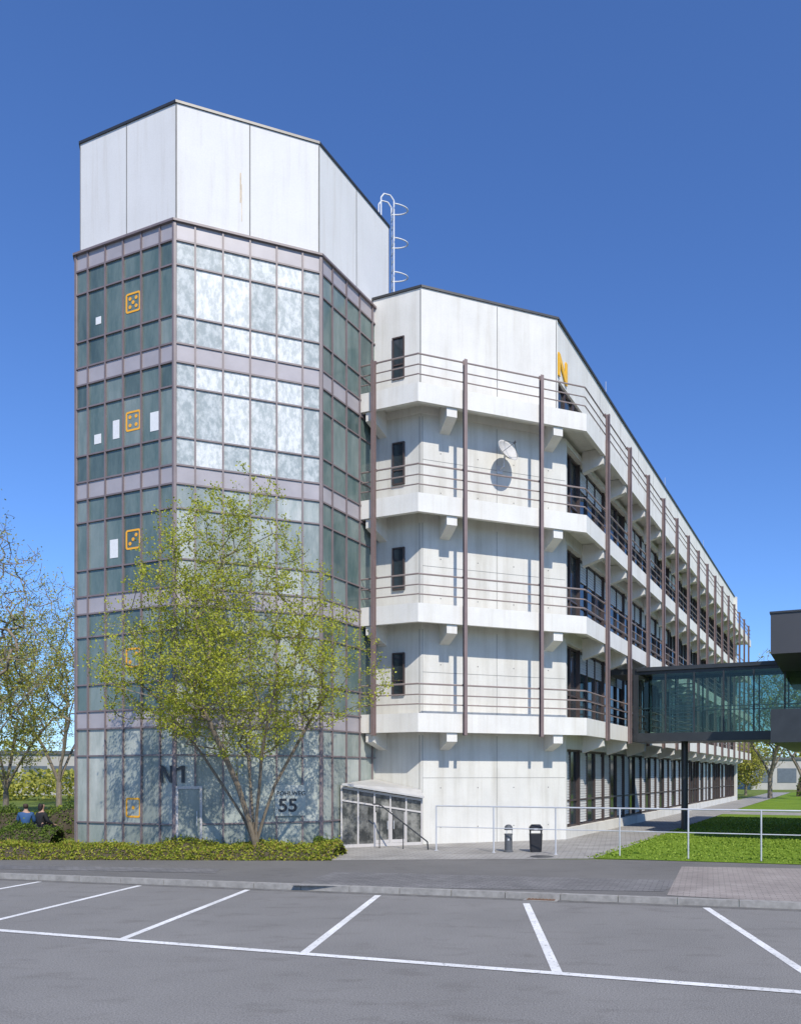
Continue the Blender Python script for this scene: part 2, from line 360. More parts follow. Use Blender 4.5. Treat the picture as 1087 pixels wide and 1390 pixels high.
def outer(d): 
    Bx=B+(n1+n2)/1.707*d; Cx=C+(n2+n3)/1.707*d
    return [Bx-u1*2.07*(1 if d>.7 else .98),Bx,Cx,C+n3*d+u3*46.3]
O=outer(.8); I=outer(.66); 
posts_t=[1.85+3*k for k in range(15)]
for zt in levels:
    m=MB(); In=[A+n1*.002,B+(n1+n2)*.001,C+(n2+n3)*.001,D+n3*.002+u3*2.9]
    if zt>13: In=[A+n1*.032,B+(n1+n2)*.018,Cm+(n2+n3)*.018,Cm+n3*.002+u3*46.5]
    for i in range(3): m.prism([I[i],I[i+1],In[i+1],In[i]],zt-.30,zt-.12)
    m.prism([D+u3*.252-n3*8,D+u3*.252-n3*.001,D+u3*2.9-n3*.001,D+u3*2.9-n3*8],zt-.30,zt-.12)
    bo=m.build('balcony',M['fascia'],mb_,C+Vector((0,0,zt)))
    m=MB()
    for i in range(3): m.prism([O[i],O[i+1],I[i+1],I[i]],zt-.55,zt)
    m.build('fascia',M['fascia'],bo,C+Vector((0,0,zt)))
    Rr=outer(.74)
    for dz in (.27,.55,.86):
        m=MB()
        for i in range(3):
            a=Rr[i]+Vector((0,0,zt+dz)); b=Rr[i+1]+Vector((0,0,zt+dz)); r=.026 if dz>.8 else .02
            m.tube(a,b,r,6)
        m.tube(Rr[3]+Vector((0,0,zt+dz)),Rr[3]-n3*6+Vector((0,0,zt+dz)),.02,6)
        m.build('railing',M['rail'],bo,C+Vector((0,0,zt+dz)))
def bracket(o,u,n,zt,hw=.14):
    m=MB(); m.prof(o,u,n,-hw,hw,[(.0,zt-.32),(.655,zt-.32),(.655,zt-.556),(.74,zt-.556),(.74,zt-.82),(.56,zt-.88),(0,zt-1.05)])
    return m.build('bracket',M['fascia'],mb_,o+Vector((0,0,zt)))
for zt in levels:
    bracket(B-u1*1.35,u1,n1,zt)
    for s in (.72,4.2): bracket(B+u2*s,u2,n2,zt,.16)
b0=None
for zt in levels:
    for t in posts_t[:14]:
        o=C+u3*t
        if b0 is None: b0=bracket(o,u3,n3,zt,.12)
        else: dup(b0,mb_,o+Vector((0,0,zt)))
def post(o,u,n):
    m=MB()
    m.box(o,u,n,-.05,.05,.0,.012,3.27,14.4); m.box(o,u,n,-.05,.05,.128,.14,3.27,14.4); m.box(o,u,n,-.008,.008,.012,.128,3.27,14.4)
    for zt in levels: m.box(o,u,n,-.035,.035,-.1,.0,zt+.84,zt+.9)
    return m.build('post',M['brown'],mb_,o)
Bx=B+(n1+n2)/1.707*.805
post(Bx-u1*1.47,u1,n1); post(Bx+u2*1.42,u2,n2); post(Bx+u2*3.9,u2,n2)
p0=post(C+n3*.805+u3*posts_t[0],u3,n3)
for t in posts_t[1:]: dup(p0,mb_,C+n3*.805+u3*t)
so=Cm+n3*.02+u3*.03; za=15.02
def nglyph(o,u,n,w_,h_,st,z,d0,d1,mt,name,parent):
    m=MB(); f=lambda x,y,d: o+u*x+n*d+Vector((0,0,z+y))
    m.box(o,u,n,0,st,d0,d1,z,z+h_); m.box(o,u,n,w_-st,w_,d0,d1,z,z+h_)
    q=[(st,h_),(st,h_-st*1.75),(w_-st,0),(w_-st,st*1.75)]
    m.hexa([f(x,y,d0) for x,y in q],[f(x,y,d1) for x,y in q]); return m.build(name,mt,parent,o+Vector((0,0,z)))
nglyph(so,Vector(u3),n3,.86,.74,.15,za,0,.04,M['yellow'],'sign_letter',mb_)

# ---------------------------------------------------------------- stair tower
T2=Vector(((237-PX)/F*20.8,20.8,0)); SL=3.75; L1=3.60
T3=T2+u2*SL
q112=Vector((math.cos(R(112)),math.sin(R(112)),0))
dirs=[-u2,-u1,q112,u3,u2,u1,-q112]
lens=[SL,L1,SL,SL,SL,L1,SL]
oct_=[T3]
for d,l in zip(dirs,lens): oct_.append(oct_[-1]+d*l)
T1=oct_[2]; T4=oct_[7]
cen=sum(oct_,Vector())/8
def inset(k): 
    ap=SL/2*(1+math.sqrt(2)); return [cen+(v-cen)*(1-k/ap) for v in oct_]
tw=thing('stair_tower',T2,'tall octagonal glazed stair tower with white panelled top and orange dice signs','tower')
m=MB(); m.prism(inset(.12),0,16.4); m.build('core',M['dark'],tw)
m=MB(); m.prism(inset(.02),0,.13); m.build('plinth',M['conc'],tw)
TT=19.68
u0=-q112; faces=[(oct_[3],u0,outn(u0),SL),(T1,u1,n1,L1),(T2,u2,n2,SL),(T3,u3,n3,SL)]
m=MB(); m.prism(inset(.09),16.45,TT)
for o,u,n,Lf in faces:
    vj(o,u,n,Lf/2,16.62,TT,.03,-.083,1)
    for s in (.045,Lf-.045): vj(o,u,n,s,16.62,TT,.025,-.083,1)
m.box(T2,u2,n2,1.62,1.65,-.1,-.083,17.5,18.3,2); m.box(T2,u2,n2,1.66,1.672,-.1,-.083,17.0,18.0,2)
m.build('wall',[M['panel'],M['joint'],mat('rust_streak',(.58,.47,.33),.9,.3,5,sx=(5,5,1))],tw)
m=MB(); m.prism(inset(.055),TT+.002,TT+.07); m.build('roof_edge',M['cap'],tw)
m=MB(); 
for o,u,n,Lf in faces: m.box(o,u,n,-.03,Lf+.03,-.1,.09,16.5,16.56)
m.build('flashing',M['mull'],tw)
random.seed(11)
for fi,(o,u,n,Lf) in enumerate(faces):
    cols=[c*Lf/SL for c in [0,.5]+[.5+.6875*i for i in range(1,5)]+[SL]]
    for k in range(5):
        top=16.5-3.17*k
        sp0=top-.46
        rows=[sp0,sp0-.64,sp0-1.96,sp0-2.71] if k<4 else [3.36,2.62,.80,.14]
        p=o+Vector((0,0,rows[-1]))
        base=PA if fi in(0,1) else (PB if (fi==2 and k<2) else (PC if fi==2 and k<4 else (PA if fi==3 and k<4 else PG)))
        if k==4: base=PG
        m=MB()
        for r in range(len(rows)-1):
            for c in range(6):
                v=random.choice((0,0,1,2)) if fi!=2 else random.choice((0,1,1,2))
                if fi==2 and k<2 and c in (0,5): v=2
                m.box(o,u,n,cols[c]+.02,cols[c+1]-.02,-.02,.0+random.uniform(0,.004),rows[r+1]+.02,rows[r]-.02,v)
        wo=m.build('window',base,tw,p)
        m=MB()
        for ci,c in enumerate(cols):
            wd=.022 if 0<ci<6 else .04
            a0=max(0,c-wd) if ci else 0; a1=min(Lf,c+wd)
            m.box(o,u,n,a0,a1,-.04,.05,rows[-1],top if k<4 else 3.82)
        for z in rows[1:-1]: m.box(o,u,n,.04,Lf-.04,-.04,.04,z-.02,z+.02)
        m.box(o,u,n,.04,Lf-.04,-.04,.043,rows[0]-.025,rows[0]+.02); m.box(o,u,n,.04,Lf-.04,-.04,.043,rows[-1],rows[-1]+.045)
        m.build('window_frame',M['mull'],wo,p)
        m=MB(); st=top if k<4 else 3.82
        m.box(o,u,n,.02,Lf-.02,-.02,.012,rows[0]+.02,st-.002)
        m.build('spandrel_panel',M['spand'],tw,o+Vector((0,0,st)))
for v in (oct_[3],T1,T2,T3):
    m=MB(); m.tube(v,v+Vector((0,0,16.48)),.055,8); m.build('corner_post',M['mull'],tw,v)
pips={1:[(0,0)],2:[(-1,-1),(1,1)],3:[(-1,-1),(0,0),(1,1)],4:[(-1,-1),(1,-1),(-1,1),(1,1)],5:[(-1,-1),(1,-1),(-1,1),(1,1),(0,0)]}
def s_of(o,u,px):
    r=(px-PX)/F; return (r*o.y-o.x)/(u.x-r*u.y)
sd=s_of(T1,u1,181)
def rrect(w,r,n=5):
    out=[]
    for cx,cy,a0 in ((w-r,w-r,0),(-w+r,w-r,90),(-w+r,-w+r,180),(w-r,-w+r,270)):
        for i in range(n+1): t=R(a0+90*i/n); out.append((cx+r*math.cos(t),cy+r*math.sin(t)))
    return out
for num,z in ((5,14.74),(4,11.57),(3,8.40),(2,5.23),(1,1.22)):
    m=MB(); cc=T1+u1*sd+Vector((0,0,z)); oo=rrect(.265,.07); ii=rrect(.215,.035)
    f=lambda q,d: cc+u1*q[0]+Vector((0,0,q[1]))+n1*d
    for i in range(len(oo)):
        j=(i+1)%len(oo); m.hexa([f(oo[i],.005),f(oo[j],.005),f(ii[j],.005),f(ii[i],.005)],[f(oo[i],.012),f(oo[j],.012),f(ii[j],.012),f(ii[i],.012)])
    for x,y in pips[num]:
        c=cc+u1*(x*.11)+Vector((0,0,y*.11)); m.tube(c+n1*.005,c+n1*.012,.05,12)
    m.build('dice_sign',M['orange'],tw,cc)
for px,py,w_,h_ in ((134,435,.2,.2),(133,596,.26,.26),(158,583,.24,.5),(210,572,.3,.5),(155,745,.3,.5)):
    s=s_of(T1,u1,px); c=T1+u1*s; z=ZP(py,c.y); m=MB(); m.box(c,u1,n1,-w_/2,w_/2,.006,.01,z-h_/2,z+h_/2); m.build('paper_notice',M['white'],tw,c+Vector((0,0,z)))
zN=ZP(1063,20.8)
sN=s_of(T1,u1,221)
nglyph(T1+u1*sN,u1,n1,.38,.45,.075,zN,.054,.062,M['lettering'],'letter',tw)
s1=s_of(T2,u2,239); o1=T2+u2*s1
m=MB(); f=lambda x,y,d: o1+u2*x+n2*d+Vector((0,0,zN+y))
m.box(o1,u2,n2,.13,.215,.054,.062,zN,zN+.45)
q=[(0,.30),(0,.375),(.1299,.45),(.1299,.355)]; m.hexa([f(x,y,.054) for x,y in q],[f(x,y,.062) for x,y in q]); m.build('letter',M['lettering'],tw,o1+Vector((0,0,zN)))
s5=s_of(T2,u2,378); y5=(T2+u2*s5).y
m=MB(); m.box(T2,u2,n2,s5-.1,s5+.72,.051,.056,ZP(1108,y5),ZP(1066,y5)); m.build('sign_panel',pane('pane_sign_panel',(.36,.395,.36),(.46,.485,.445),.2,1.4,(1,1,1),.4),tw,T2+u2*s5+Vector((0,0,1)))
text('POHLWEG',.16,T2+u2*(s5-.06)+n2*.058,u2,n2,ZP(1080,y5),M['lettering'],'lettering',tw,bold=.003,ext=.001)
text('55',.5,T2+u2*(s5-.02)+n2*.058,u2,n2,ZP(1102,y5),M['lettering'],'lettering',tw,bold=.012,sx=1.05,ext=.001)
m=MB(); m.box(T2,u2,n2,.08,.62,.04,.06,.14,1.72); dr=m.build('door',PG[2],tw,T2)
m=MB()
for a,b,c,d in ((.03,.09,.14,1.8),(.61,.67,.14,1.8),(.09,.61,1.73,1.8),(.09,.61,.14,.28)): m.box(T2,u2,n2,a,b,.035,.085,c,d)
m.build('door_frame',M['pframe'],dr,T2)
m=MB(); m.tube(T2+u2*.54+n2*.1+Vector((0,0,.75)),T2+u2*.54+n2*.1+Vector((0,0,1.15)),.012,6); m.build('handle',M['galv'],dr,T2)

# ---------------------------------------------------------------- roof ladder
ul=q112.copy(); nl=Vector((q112.y,-q112.x,0))
lb=T4+ul*.3+nl*.1
ld=thing('roof_ladder',lb+Vector((0,0,16.8)),'slim white access ladder with open hoops rising up the rear side of the stair tower','ladder')
for s in (-.17,.17):
    m=MB(); b=lb+ul*s; m.path([b+Vector((0,0,16.6)),b+Vector((0,0,20.65)),b-nl*.12+Vector((0,0,20.8)),b-nl*.32+Vector((0,0,20.8)),b-nl*.42+Vector((0,0,20.65)),b-nl*.42+Vector((0,0,19.8))],.022)
    m.build('rail',M['white'],ld)
for i in range(14): m=MB(); z=16.8+i*.28; m.tube(lb-ul*.17+Vector((0,0,z)),lb+ul*.17+Vector((0,0,z)),.012,6); m.build('rung',M['white'],ld,lb+Vector((0,0,z)))
for z in (17.2,18.3,19.4,20.5):
    m=MB(); m.path([lb+ul*(.17*math.cos(t)*1.6)+nl*(.5*math.sin(t))+Vector((0,0,z+.06*math.sin(t))) for t in [math.pi*i/12 for i in range(13)]],.022); m.build('hoop',M['white'],ld)

# ---------------------------------------------------------------- porch and stair rail
Pq=T3+u3*.85+n3*.05; Q=B+Vector((.02,-.12,0)); vu=(Q-Pq).normalized(); vn=outn(vu); VL=(Q-Pq).length
ln=thing('glazed_porch',Pq,'low glazed porch with slim pale frames in the corner between tower and concrete wall','porch')
zr=lambda s:1.80-.40*s/VL
m=MB(); m.hexa([Pq+vn*.22+Vector((0,0,zr(0))),Q+vn*.22+Vector((0,0,zr(VL))),B+n1*.02+Vector((0,0,1.6)),A+n1*.03+n3*.02+Vector((0,0,1.92))],
  [Pq+vn*.22+Vector((0,0,zr(0)+.05)),Q+vn*.22+Vector((0,0,zr(VL)+.05)),B+n1*.02+Vector((0,0,1.65)),A+n1*.03+n3*.02+Vector((0,0,1.97))]); m.build('roof',mat('pale_metal_roof',(.46,.45,.43),.5,.1),ln)
NP=5; xs=[i*(VL-.045)/NP for i in range(NP+1)]
m=MB()
for s in xs: m.box(Pq,vu,vn,s,s+.045,0,.06,0,zr(s)-.003)
m.box(Pq,vu,vn,.045,VL-.045,0.002,.052,.0,.09)
def slant(m,za,zb,d0,d1):
    pt=lambda s,d,z: Pq+vu*s+vn*d+Vector((0,0,zr(s)-z))
    m.hexa([pt(.045,d0,za),pt(VL-.045,d0,za),pt(VL-.045,d1,za),pt(.045,d1,za)],[pt(.045,d0,zb),pt(VL-.045,d0,zb),pt(VL-.045,d1,zb),pt(.045,d1,zb)])
slant(m,.09,.02,.003,.055); slant(m,.45,.40,.003,.05)
m.build('frame',M['pframe'],ln)
plm=[pane('pane_porch_a',(.05,.055,.05),(.26,.255,.225),.06,2.4,(1,1,.8),.8,.42,.6),pane('pane_porch_b',(.035,.038,.036),(.17,.17,.155),.05,2.4,(1,1,.8),.9,.42,.6)]  # brownish reflections painted as dark and pale patches in the pane colour
for i in range(NP):
    a,b=xs[i]+.045,xs[i+1]; door=i in(2,3); m=MB()
    m.hexa([Pq+vu*a+vn*.01+Vector((0,0,.09)),Pq+vu*b+vn*.01+Vector((0,0,.09)),Pq+vu*b+vn*.02+Vector((0,0,.09)),Pq+vu*a+vn*.02+Vector((0,0,.09))],
      [Pq+vu*a+vn*.01+Vector((0,0,zr(a)-.08)),Pq+vu*b+vn*.01+Vector((0,0,zr(b)-.08)),Pq+vu*b+vn*.02+Vector((0,0,zr(b)-.08)),Pq+vu*a+vn*.02+Vector((0,0,zr(a)-.08))])
    po=m.build('door' if door else 'pane',plm[i%2],ln)
    if door:
        m=MB(); ht=1.0
        for c0,c1,z0,z1 in ((a+.005,a+.035,.095,ht),(b-.035,b-.005,.095,ht),(a+.035,b-.035,.095,.19)): m.box(Pq,vu,vn,c0,c1,.021,.045,z0,z1)
        m.build('door_frame',M['pframe'],po)
        hx=b-.07 if i==2 else a+.07
        m=MB(); m.tube(Pq+vu*hx+vn*.09+Vector((0,0,.5)),Pq+vu*hx+vn*.09+Vector((0,0,.75)),.012,6); m.tube(Pq+vu*hx+vn*.03+Vector((0,0,.62)),Pq+vu*hx+vn*.09+Vector((0,0,.62)),.01,6); m.build('handle',M['galv'],po)
pA=Vector((-3.6,22.6,0)) 
sr=thing('stair_handrail',pA,'dark sloping handrail in front of the glazed porch','handrail')
p1=Vector(((515-PX)/F*22.8,22.8,ZP(1092,22.8))); p2=Vector(((580-PX)/F*22.3,22.3,ZP(1143,22.3)))
m=MB(); m.path([p1-Vector((.2,-.05,0)),p1,p2,p2+Vector((.02,0,-.22))],.02,8); m.build('rail',M['steel_dark'],sr)
for q in (p1,(p1+p2)/2):
    m=MB(); m.tube(q,Vector((q.x,q.y,0)),.015,8); m.build('post',M['steel_dark'],sr)

# ---------------------------------------------------------------- long galvanised railing
r0=G(592,1155); r1=G(1230,1177); rd=(r1-r0).normalized()
rl=thing('galvanised_railing',r0,'long pale galvanised railing with two bars in front of the building and lawn','railing')
for z in (1.24,.66): m=MB(); m.tube(r0+Vector((0,0,z)),r1+Vector((0,0,z)),.02 if z>1 else .013,8); m.build('rail',M['galv'],rl)
for px in (592,670,754,841,934,1033,1140):
    s=s_of(r0,rd,px); q=r0+rd*s; m=MB(); m.tube(q,q+Vector((0,0,1.24)),.021,8); m.tube(q,q+Vector((0,0,.012)),.06,10); m.build('post',M['galv'],rl,q)

# ---------------------------------------------------------------- bins
q=G(690,1157); bn=thing('ash_bin',q,'slim dark grey ash bin with rounded hood, left of the two bins by the wall','bin')
m=MB(); m.lathe(q,[(.13,0),(.13,.03),(.105,.05),(.105,.46),(.115,.48),(.115,.50)],20); m.build('body',M['grey'],bn)
m=MB(); m.lathe(q,[(.115,.60),(.115,.64),(.10,.70),(.06,.74),(.01,.75)],20); m.build('hood',M['grey'],bn)
for t in (0,2.1,4.2): m=MB(); m.tube(q+Vector((.1*math.cos(t),.1*math.sin(t),.5)),q+Vector((.1*math.cos(t),.1*math.sin(t),.61)),.01,6); m.build('hood_support',M['galv'],bn)
m=MB(); m.box(q,Vector((1,0,0)),Vector((0,-1,0)),-.025,.025,.1,.109,.32,.37); m.build('sticker',M['galv'],bn)
q=G(727,1157); bn=thing('litter_bin',q,'black rounded litter bin with small pale label, right of the two bins by the wall','bin')
X=Vector((1,0,0)); Yv=Vector((0,-1,0))
def rr(w,d,r=.06,n=4):
    out=[]
    for cx,cy,a0 in ((w/2-r,d/2-r,0),(-w/2+r,d/2-r,90),(-w/2+r,-d/2+r,180),(w/2-r,-d/2+r,270)):
        for i in range(n+1): t=R(a0+90*i/n); out.append((cx+r*math.cos(t),cy+r*math.sin(t)))
    return out
def rb(m,w,d,z0,z1,w2=None,d2=None): 
    w2=w2 or w; d2=d2 or d
    m.hexa([(q.x+x,q.y+y,z0) for x,y in rr(w,d)],[(q.x+x,q.y+y,z1) for x,y in rr(w2,d2)])
m=MB(); rb(m,.30,.28,.0,.05); rb(m,.32,.3,.051,.5,.36,.34); m.build('body',M['black'],bn)
m=MB(); rb(m,.36,.34,.59,.68); rb(m,.36,.34,.681,.75,.24,.2); m.build('hood',M['black'],bn)
for x in (-.15,.15): m=MB(); m.box(q,X,Yv,x-.02,x+.02,-.1,.12,.5,.592); m.build('hood_support',M['black'],bn)
m=MB(); m.box(q,X,Yv,-.05,.05,.172,.18,.61,.655); m.build('sticker',M['galv'],bn)
q=G(735,1164)
mh=thing('manhole_cover',q,'round cast iron manhole cover in the pavement below the bins','manhole cover')
m=MB(); m.lathe(q,[(.36,.004),(.36,.014)],28); m.build('ring',M['kerb'],mh)
m=MB(); m.lathe(q,[(.3,.014),(.3,.02)],28); m.build('lid',M['clad'],mh)
q=g(735,1222)
mh=thing('drain_grate',q,'rusty drain grate set in the gutter beside the kerb','drain')
m=MB(); m.box(q,kd,kn,-.3,.3,-.17,.17,-.099,-.088); m.build('frame',M['kerb'],mh)
m=MB()
m.box(q,kd,kn,-.25,.25,-.13,.13,-.0879,-.086)
for i in range(8): m.box(q,kd,kn,-.24+i*.062,-.205+i*.062,-.12,.12,-.0859,-.078)
m.build('grate',mat('rusty_iron',(.16,.09,.05),.8,.3,10),mh)

# ---------------------------------------------------------------- satellite dish
wc=B+u2*s_of(B,u2,678); zc=ZP(622,wc.y)
c=wc+n2*.42+Vector((.02,0,zc)); ax=(n2*.80+Vector((.42,0,.52))).normalized()
ds=thing('satellite_dish',wc+Vector((0,0,zc-.35)),'pale satellite dish mounted on the concrete front wall below the top balcony','satellite dish')
m=MB(); a_=ax.orthogonal().normalized(); b_=ax.cross(a_); N=24
prof_=((.01,0),(.12,.014),(.24,.055),(.34,.115),(.38,.155),(.384,.145),(.25,.04),(.12,-.004),(.01,-.015))
for j,(r,h) in enumerate(prof_):
    for i in range(N): t=2*math.pi*i/N; m.v.append(c+(a_*math.cos(t)+b_*math.sin(t))*r+ax*h)
for j in range(len(prof_)-1):
    for i in range(N): m.f.append([j*N+i,j*N+(i+1)%N,(j+1)*N+(i+1)%N,(j+1)*N+i]); m.m.append(0)
m.build('reflector',mat('dish_grey',(.50,.485,.46),.6,.1),ds,smooth=True)
m=MB(); tip=c+ax*.46
for t in (0,2.1,4.2): m.tube(c+(a_*math.cos(t)+b_*math.sin(t))*.37+ax*.14,tip,.009,5)
m.tube(tip-ax*.04,tip+ax*.06,.035,8); m.build('feed_arm',M['grey'],ds)
m=MB(); m.box(wc,u2,n2,-.1,.1,0.004,.03,zc-.5,zc-.25); m.tube(wc+n2*.02+Vector((0,0,zc-.37)),wc+n2*.36+Vector((0,0,zc-.37)),.025,8); m.tube(wc+n2*.36+Vector((0,0,zc-.4)),c-ax*.02,.025,8); m.build('bracket',M['galv'],ds)

# ---------------------------------------------------------------- footbridge
br=thing('glazed_footbridge',C+u3*6.0+n3*2.5,'dark steel footbridge with grey-green glass walls linking the two buildings','footbridge')
bo=C; t0,t1=5.0,7.0; w0,w1=1.1,9.5
m=MB(); m.box(bo,n3,u3,w0,w1,t0,t1,3.34,3.66); m.build('floor_slab',M['steel_dark'],br)
m=MB(); m.box(bo,n3,u3,w0,w1,t0-.06,t1+.06,5.98,6.12); m.build('roof',M['steel_dark'],br)
for t in (t0+.05,t1-.05):
    m=MB(); x=w0
    while x<w1: m.box(bo,n3,u3,x,x+.055,t-.035,t+.035,3.66,5.98); x+=1.05
    m.box(bo,n3,u3,w0,w1,t-.016,t+.016,5.86,5.978); m.build('mullion',M['steel_dark'],br)
    m=MB(); m.box(bo,n3,u3,w0,w1,t-.008,t+.004,3.66,5.86); m.build('pane',M['bglass'],br)
    m=MB(); m.tube(bo+n3*w0+u3*(t+(.08 if t<6 else -.08))+Vector((0,0,4.6)),bo+n3*w1+u3*(t+(.08 if t<6 else -.08))+Vector((0,0,4.6)),.018,6); m.build('handrail',M['galv'],br)
m=MB(); m.box(bo,n3,u3,.0,1.1,t0+.02,t1-.02,3.36,3.6); m.box(bo,n3,u3,.0,1.1,t0+.02,t1-.02,5.9,6.1)
for t in (t0+.02,t1-.1): m.box(bo,n3,u3,.95,1.095,t,t+.08,3.6,5.9)
m.build('link_frame',M['steel_dark'],br)
m=MB()
m.box(bo,n3,u3,1.95,2.0,t1-.25,t1-.2,3.7,5.8); m.box(bo,n3,u3,2.85,2.9,t1-.25,t1-.2,3.7,5.8)
for i in range(14): m.box(bo,n3,u3,2.0,2.85,t1-.24,t1-.21,3.8+i*.14,3.84+i*.14)
m.build('louvre',M['galv'],br)
cc=bo+u3*6.0+n3*2.7; m=MB(); m.tube(cc,cc+Vector((0,0,3.34)),.13,16); m.build('column',M['steel_dark'],br)

# ---------------------------------------------------------------- dark building at right
E=Vector((7.87,24,0)); db=thing('dark_building',E,'anthracite clad building with projecting roof box at the right edge','building')
m=MB(); m.box(E,n3,u3,0,14,0,11,5.73,6.94); m.build('roof',M['clad'],db)
m=MB(); m.box(E,n3,u3,-.03,14,-.03,11.03,6.942,7.0); m.build('roof_edge',M['cap'],db)
m=MB(); m.box(E,n3,u3,0,14,0,11,3.07,4.07); m.build('floor_slab',M['steel_dark'],db)
m=MB(); m.box(E,n3,u3,1.6,14,1.0,10.9,4.07,5.73); m.build('window',M['wglass'],db)
m=MB(); m.box(E,n3,u3,3,14,1.5,10.5,0,3.07); m.build('wall',M['clad'],db)
for x in (1.65,3.2,4.8,6.4,8.0):
    m=MB(); m.box(E,n3,u3,x,x+.07,.9,1.0,4.07,5.73); m.build('mullion',M['steel_dark'],db)

# ---------------------------------------------------------------- lawns
Lp=lambda t,w:C+u3*t+n3*w
fl0=G(806,1166); 
sheet('lawn',[fl0,G(1300,1181),Lp(-2,18),Lp(19,30),Lp(19,2.3)],.012,M['lawn'])
sheet('lawn',[Lp(22.5,2.3),Lp(22.5,60),Lp(75,60),Lp(75,2.3)],.012,M['lawn'])
sheet('path',[G(800,1166),C+n3*.0,Lp(75,0),Lp(75,2.2),Lp(22.45,2.2),Lp(22.45,60),Lp(19.05,60),Lp(19.05,2.25),G(806,1166)],.008,M['paver_l'])
pts=[]
fl1=G(1300,1181)
while len(pts)<30000:
    t=random.uniform(-8,16); w_=random.uniform(1.8,15); p=Lp(t,w_)
    fl=fl0+(fl1-fl0)*((p.x-fl0.x)/(fl1.x-fl0.x))
    if p.y<fl.y+.05 or w_<2.35: continue
    pts.append((p.x,p.y,.03))
def stuff_leaves(name,pts,size,mt,label,cat):
    o=leaf_mesh(name,pts,size,mt,None); tag(o,label,cat,kind='stuff'); return o
M['blade']=leafmat('grass_blade',[(0,(.15,.23,.02)),(1,(.28,.37,.05))],.2)
stuff_leaves('grass',pts,.06,M['blade'],'short bright green grass on the lawn behind the railing','grass')

# ---------------------------------------------------------------- trees
def in_oct(p,mar):
    v=Vector((p[0],p[1],0))
    for o,u,n,Lf in faces:
        if (v-o).dot(n)>mar: return False
    return True
def tree(name,label,base,cz,rad,N,lf,leafsize,leafm,barkm,stems=3,tip=.006,seed=1,coff=(0,0),clip=None,group=None,gap=.0,fork=.5,cl=.16,power=2.15,rlow=None,upw=.5,taper=0.0,spread=.085):
    rs=random.Random(seed); np.random.seed(seed); rlow=rlow or rad[2]
    root=thing(name,base,label,'tree',group); base=Vector(base); cc=Vector((base.x+coff[0],base.y+coff[1],cz))
    pts=[]; tries=0
    while len(pts)<N and tries<N*60:
        tries+=1
        d=Vector((rs.gauss(0,1),rs.gauss(0,1),rs.gauss(0,1))).normalized(); r=rs.random()**.42
        q=noise.noise(d*1.7+Vector((seed*3.1,0,0)))+.5*noise.noise(d*4.5+Vector((seed*1.7,4,0)))
        r*=(.90+.28*q); rz=rad[2] if d.z>0 else rlow
        tp=1-taper*max(0,d.z*r)
        p=Vector((cc.x+d.x*rad[0]*r*tp,cc.y+d.y*rad[1]*r*tp,cc.z+d.z*rz*r))
        if noise.noise(p*.75+Vector((seed*7,3,1)))<gap-.25: continue
        if noise.noise(p*1.6+Vector((seed*2,9,5)))<gap-.22: continue
        if clip and clip(p): continue
        pts.append(p)
    nodes=[base]; par=[-1]; pl=[0]
    fk=base+Vector((0,0,fork)); nodes.append(fk); par.append(0); pl.append(0)
    for i in range(stems):
        a=6.283*i/stems+rs.random(); cur=fk; pi=1; L_=(cz-rlow*.35-base.z-fork); 
        for j in range(5):
            nx=cur+Vector((math.cos(a)*L_*spread*(1+.25*j)+coff[0]*.1,math.sin(a)*L_*spread*.7*(1+.2*j)+coff[1]*.12,L_/5)); nx+=Vector((rs.gauss(0,.04),rs.gauss(0,.04),0))
            if clip and clip(nx): nx.y-=.3
            nodes.append(nx); par.append(pi); pl.append(pl[pi]+(nx-cur).length); pi=len(nodes)-1; cur=nx
    pts.sort(key=lambda p:(p-fk).length)
    cap=N*16+50; arr=np.zeros((cap,3)); pla=np.zeros(cap)
    for i,nn in enumerate(nodes): arr[i]=nn; pla[i]=pl[i]
    n=len(nodes); tips=[]
    for p in pts:
        pv=np.array(p); dd=np.linalg.norm(arr[:n]-pv,axis=1); up=(arr[:n,2]-pv[2]); cost=dd+.11*pla[:n]+np.where(up>0,up*upw,0); cost[0]+=9; cost[1]+=2
        i=int(cost.argmin()); d=dd[i]; k=max(1,int(d/.35)); a=nodes[i]; pi=i
        for j in range(1,k+1):
            q=a.lerp(p,j/k); 
            if j<k: q=q+Vector((rs.gauss(0,.03),rs.gauss(0,.03),rs.gauss(0,.02)-.06*math.sin(math.pi*j/k)*d))
            if n>=cap: break
            nodes.append(q); par.append(pi); arr[n]=q; pla[n]=pla[pi]+d/k; pi=n; n+=1
        tips.append(pi)
    acc=[0.0]*n; rr_=[0.0]*n
    for i in range(n-1,0,-1):
        if acc[i]==0: acc[i]=tip**power
        rr_[i]=acc[i]**(1/power); acc[par[i]]+=acc[i]
    rr_[0]=rr_[1]*1.2; 
    m=MB(); 
    for i in range(1,n):
        a=nodes[par[i]]; b=nodes[i]
        if (b-a).length<1e-4: continue
        seg=9 if rr_[i]>.05 else (5 if rr_[i]>.015 else 3)
        ra=rr_[par[i]] if (par[i]<1 or rr_[par[i]]<rr_[i]*1.3) else rr_[i]*1.15
        m.tube(a,b,ra,seg,0,rr_[i])
    m.build('trunk',barkm,root,fix=False)
    C_=[]
    for ti in tips:
        for kk in range(lf):
            c=nodes[ti]; pp=nodes[par[ti]]; f=rs.random()*.9; c=c.lerp(pp,f)
            q=Vector((c.x+rs.gauss(0,cl),c.y+rs.gauss(0,cl),c.z+rs.gauss(0,cl*.75)))
            if clip and clip(q): continue
            C_.append(q[:])
    if C_: leaf_mesh('crown',C_,leafsize,leafm,root)
    return root
clipT=lambda p: in_oct(p,.16) or ((Vector((p[0],p[1],0))-B).dot(n2)<.95 and p[0]>-4.4)
tb=Vector(((347-PX)/F*20.15,20.15,0))
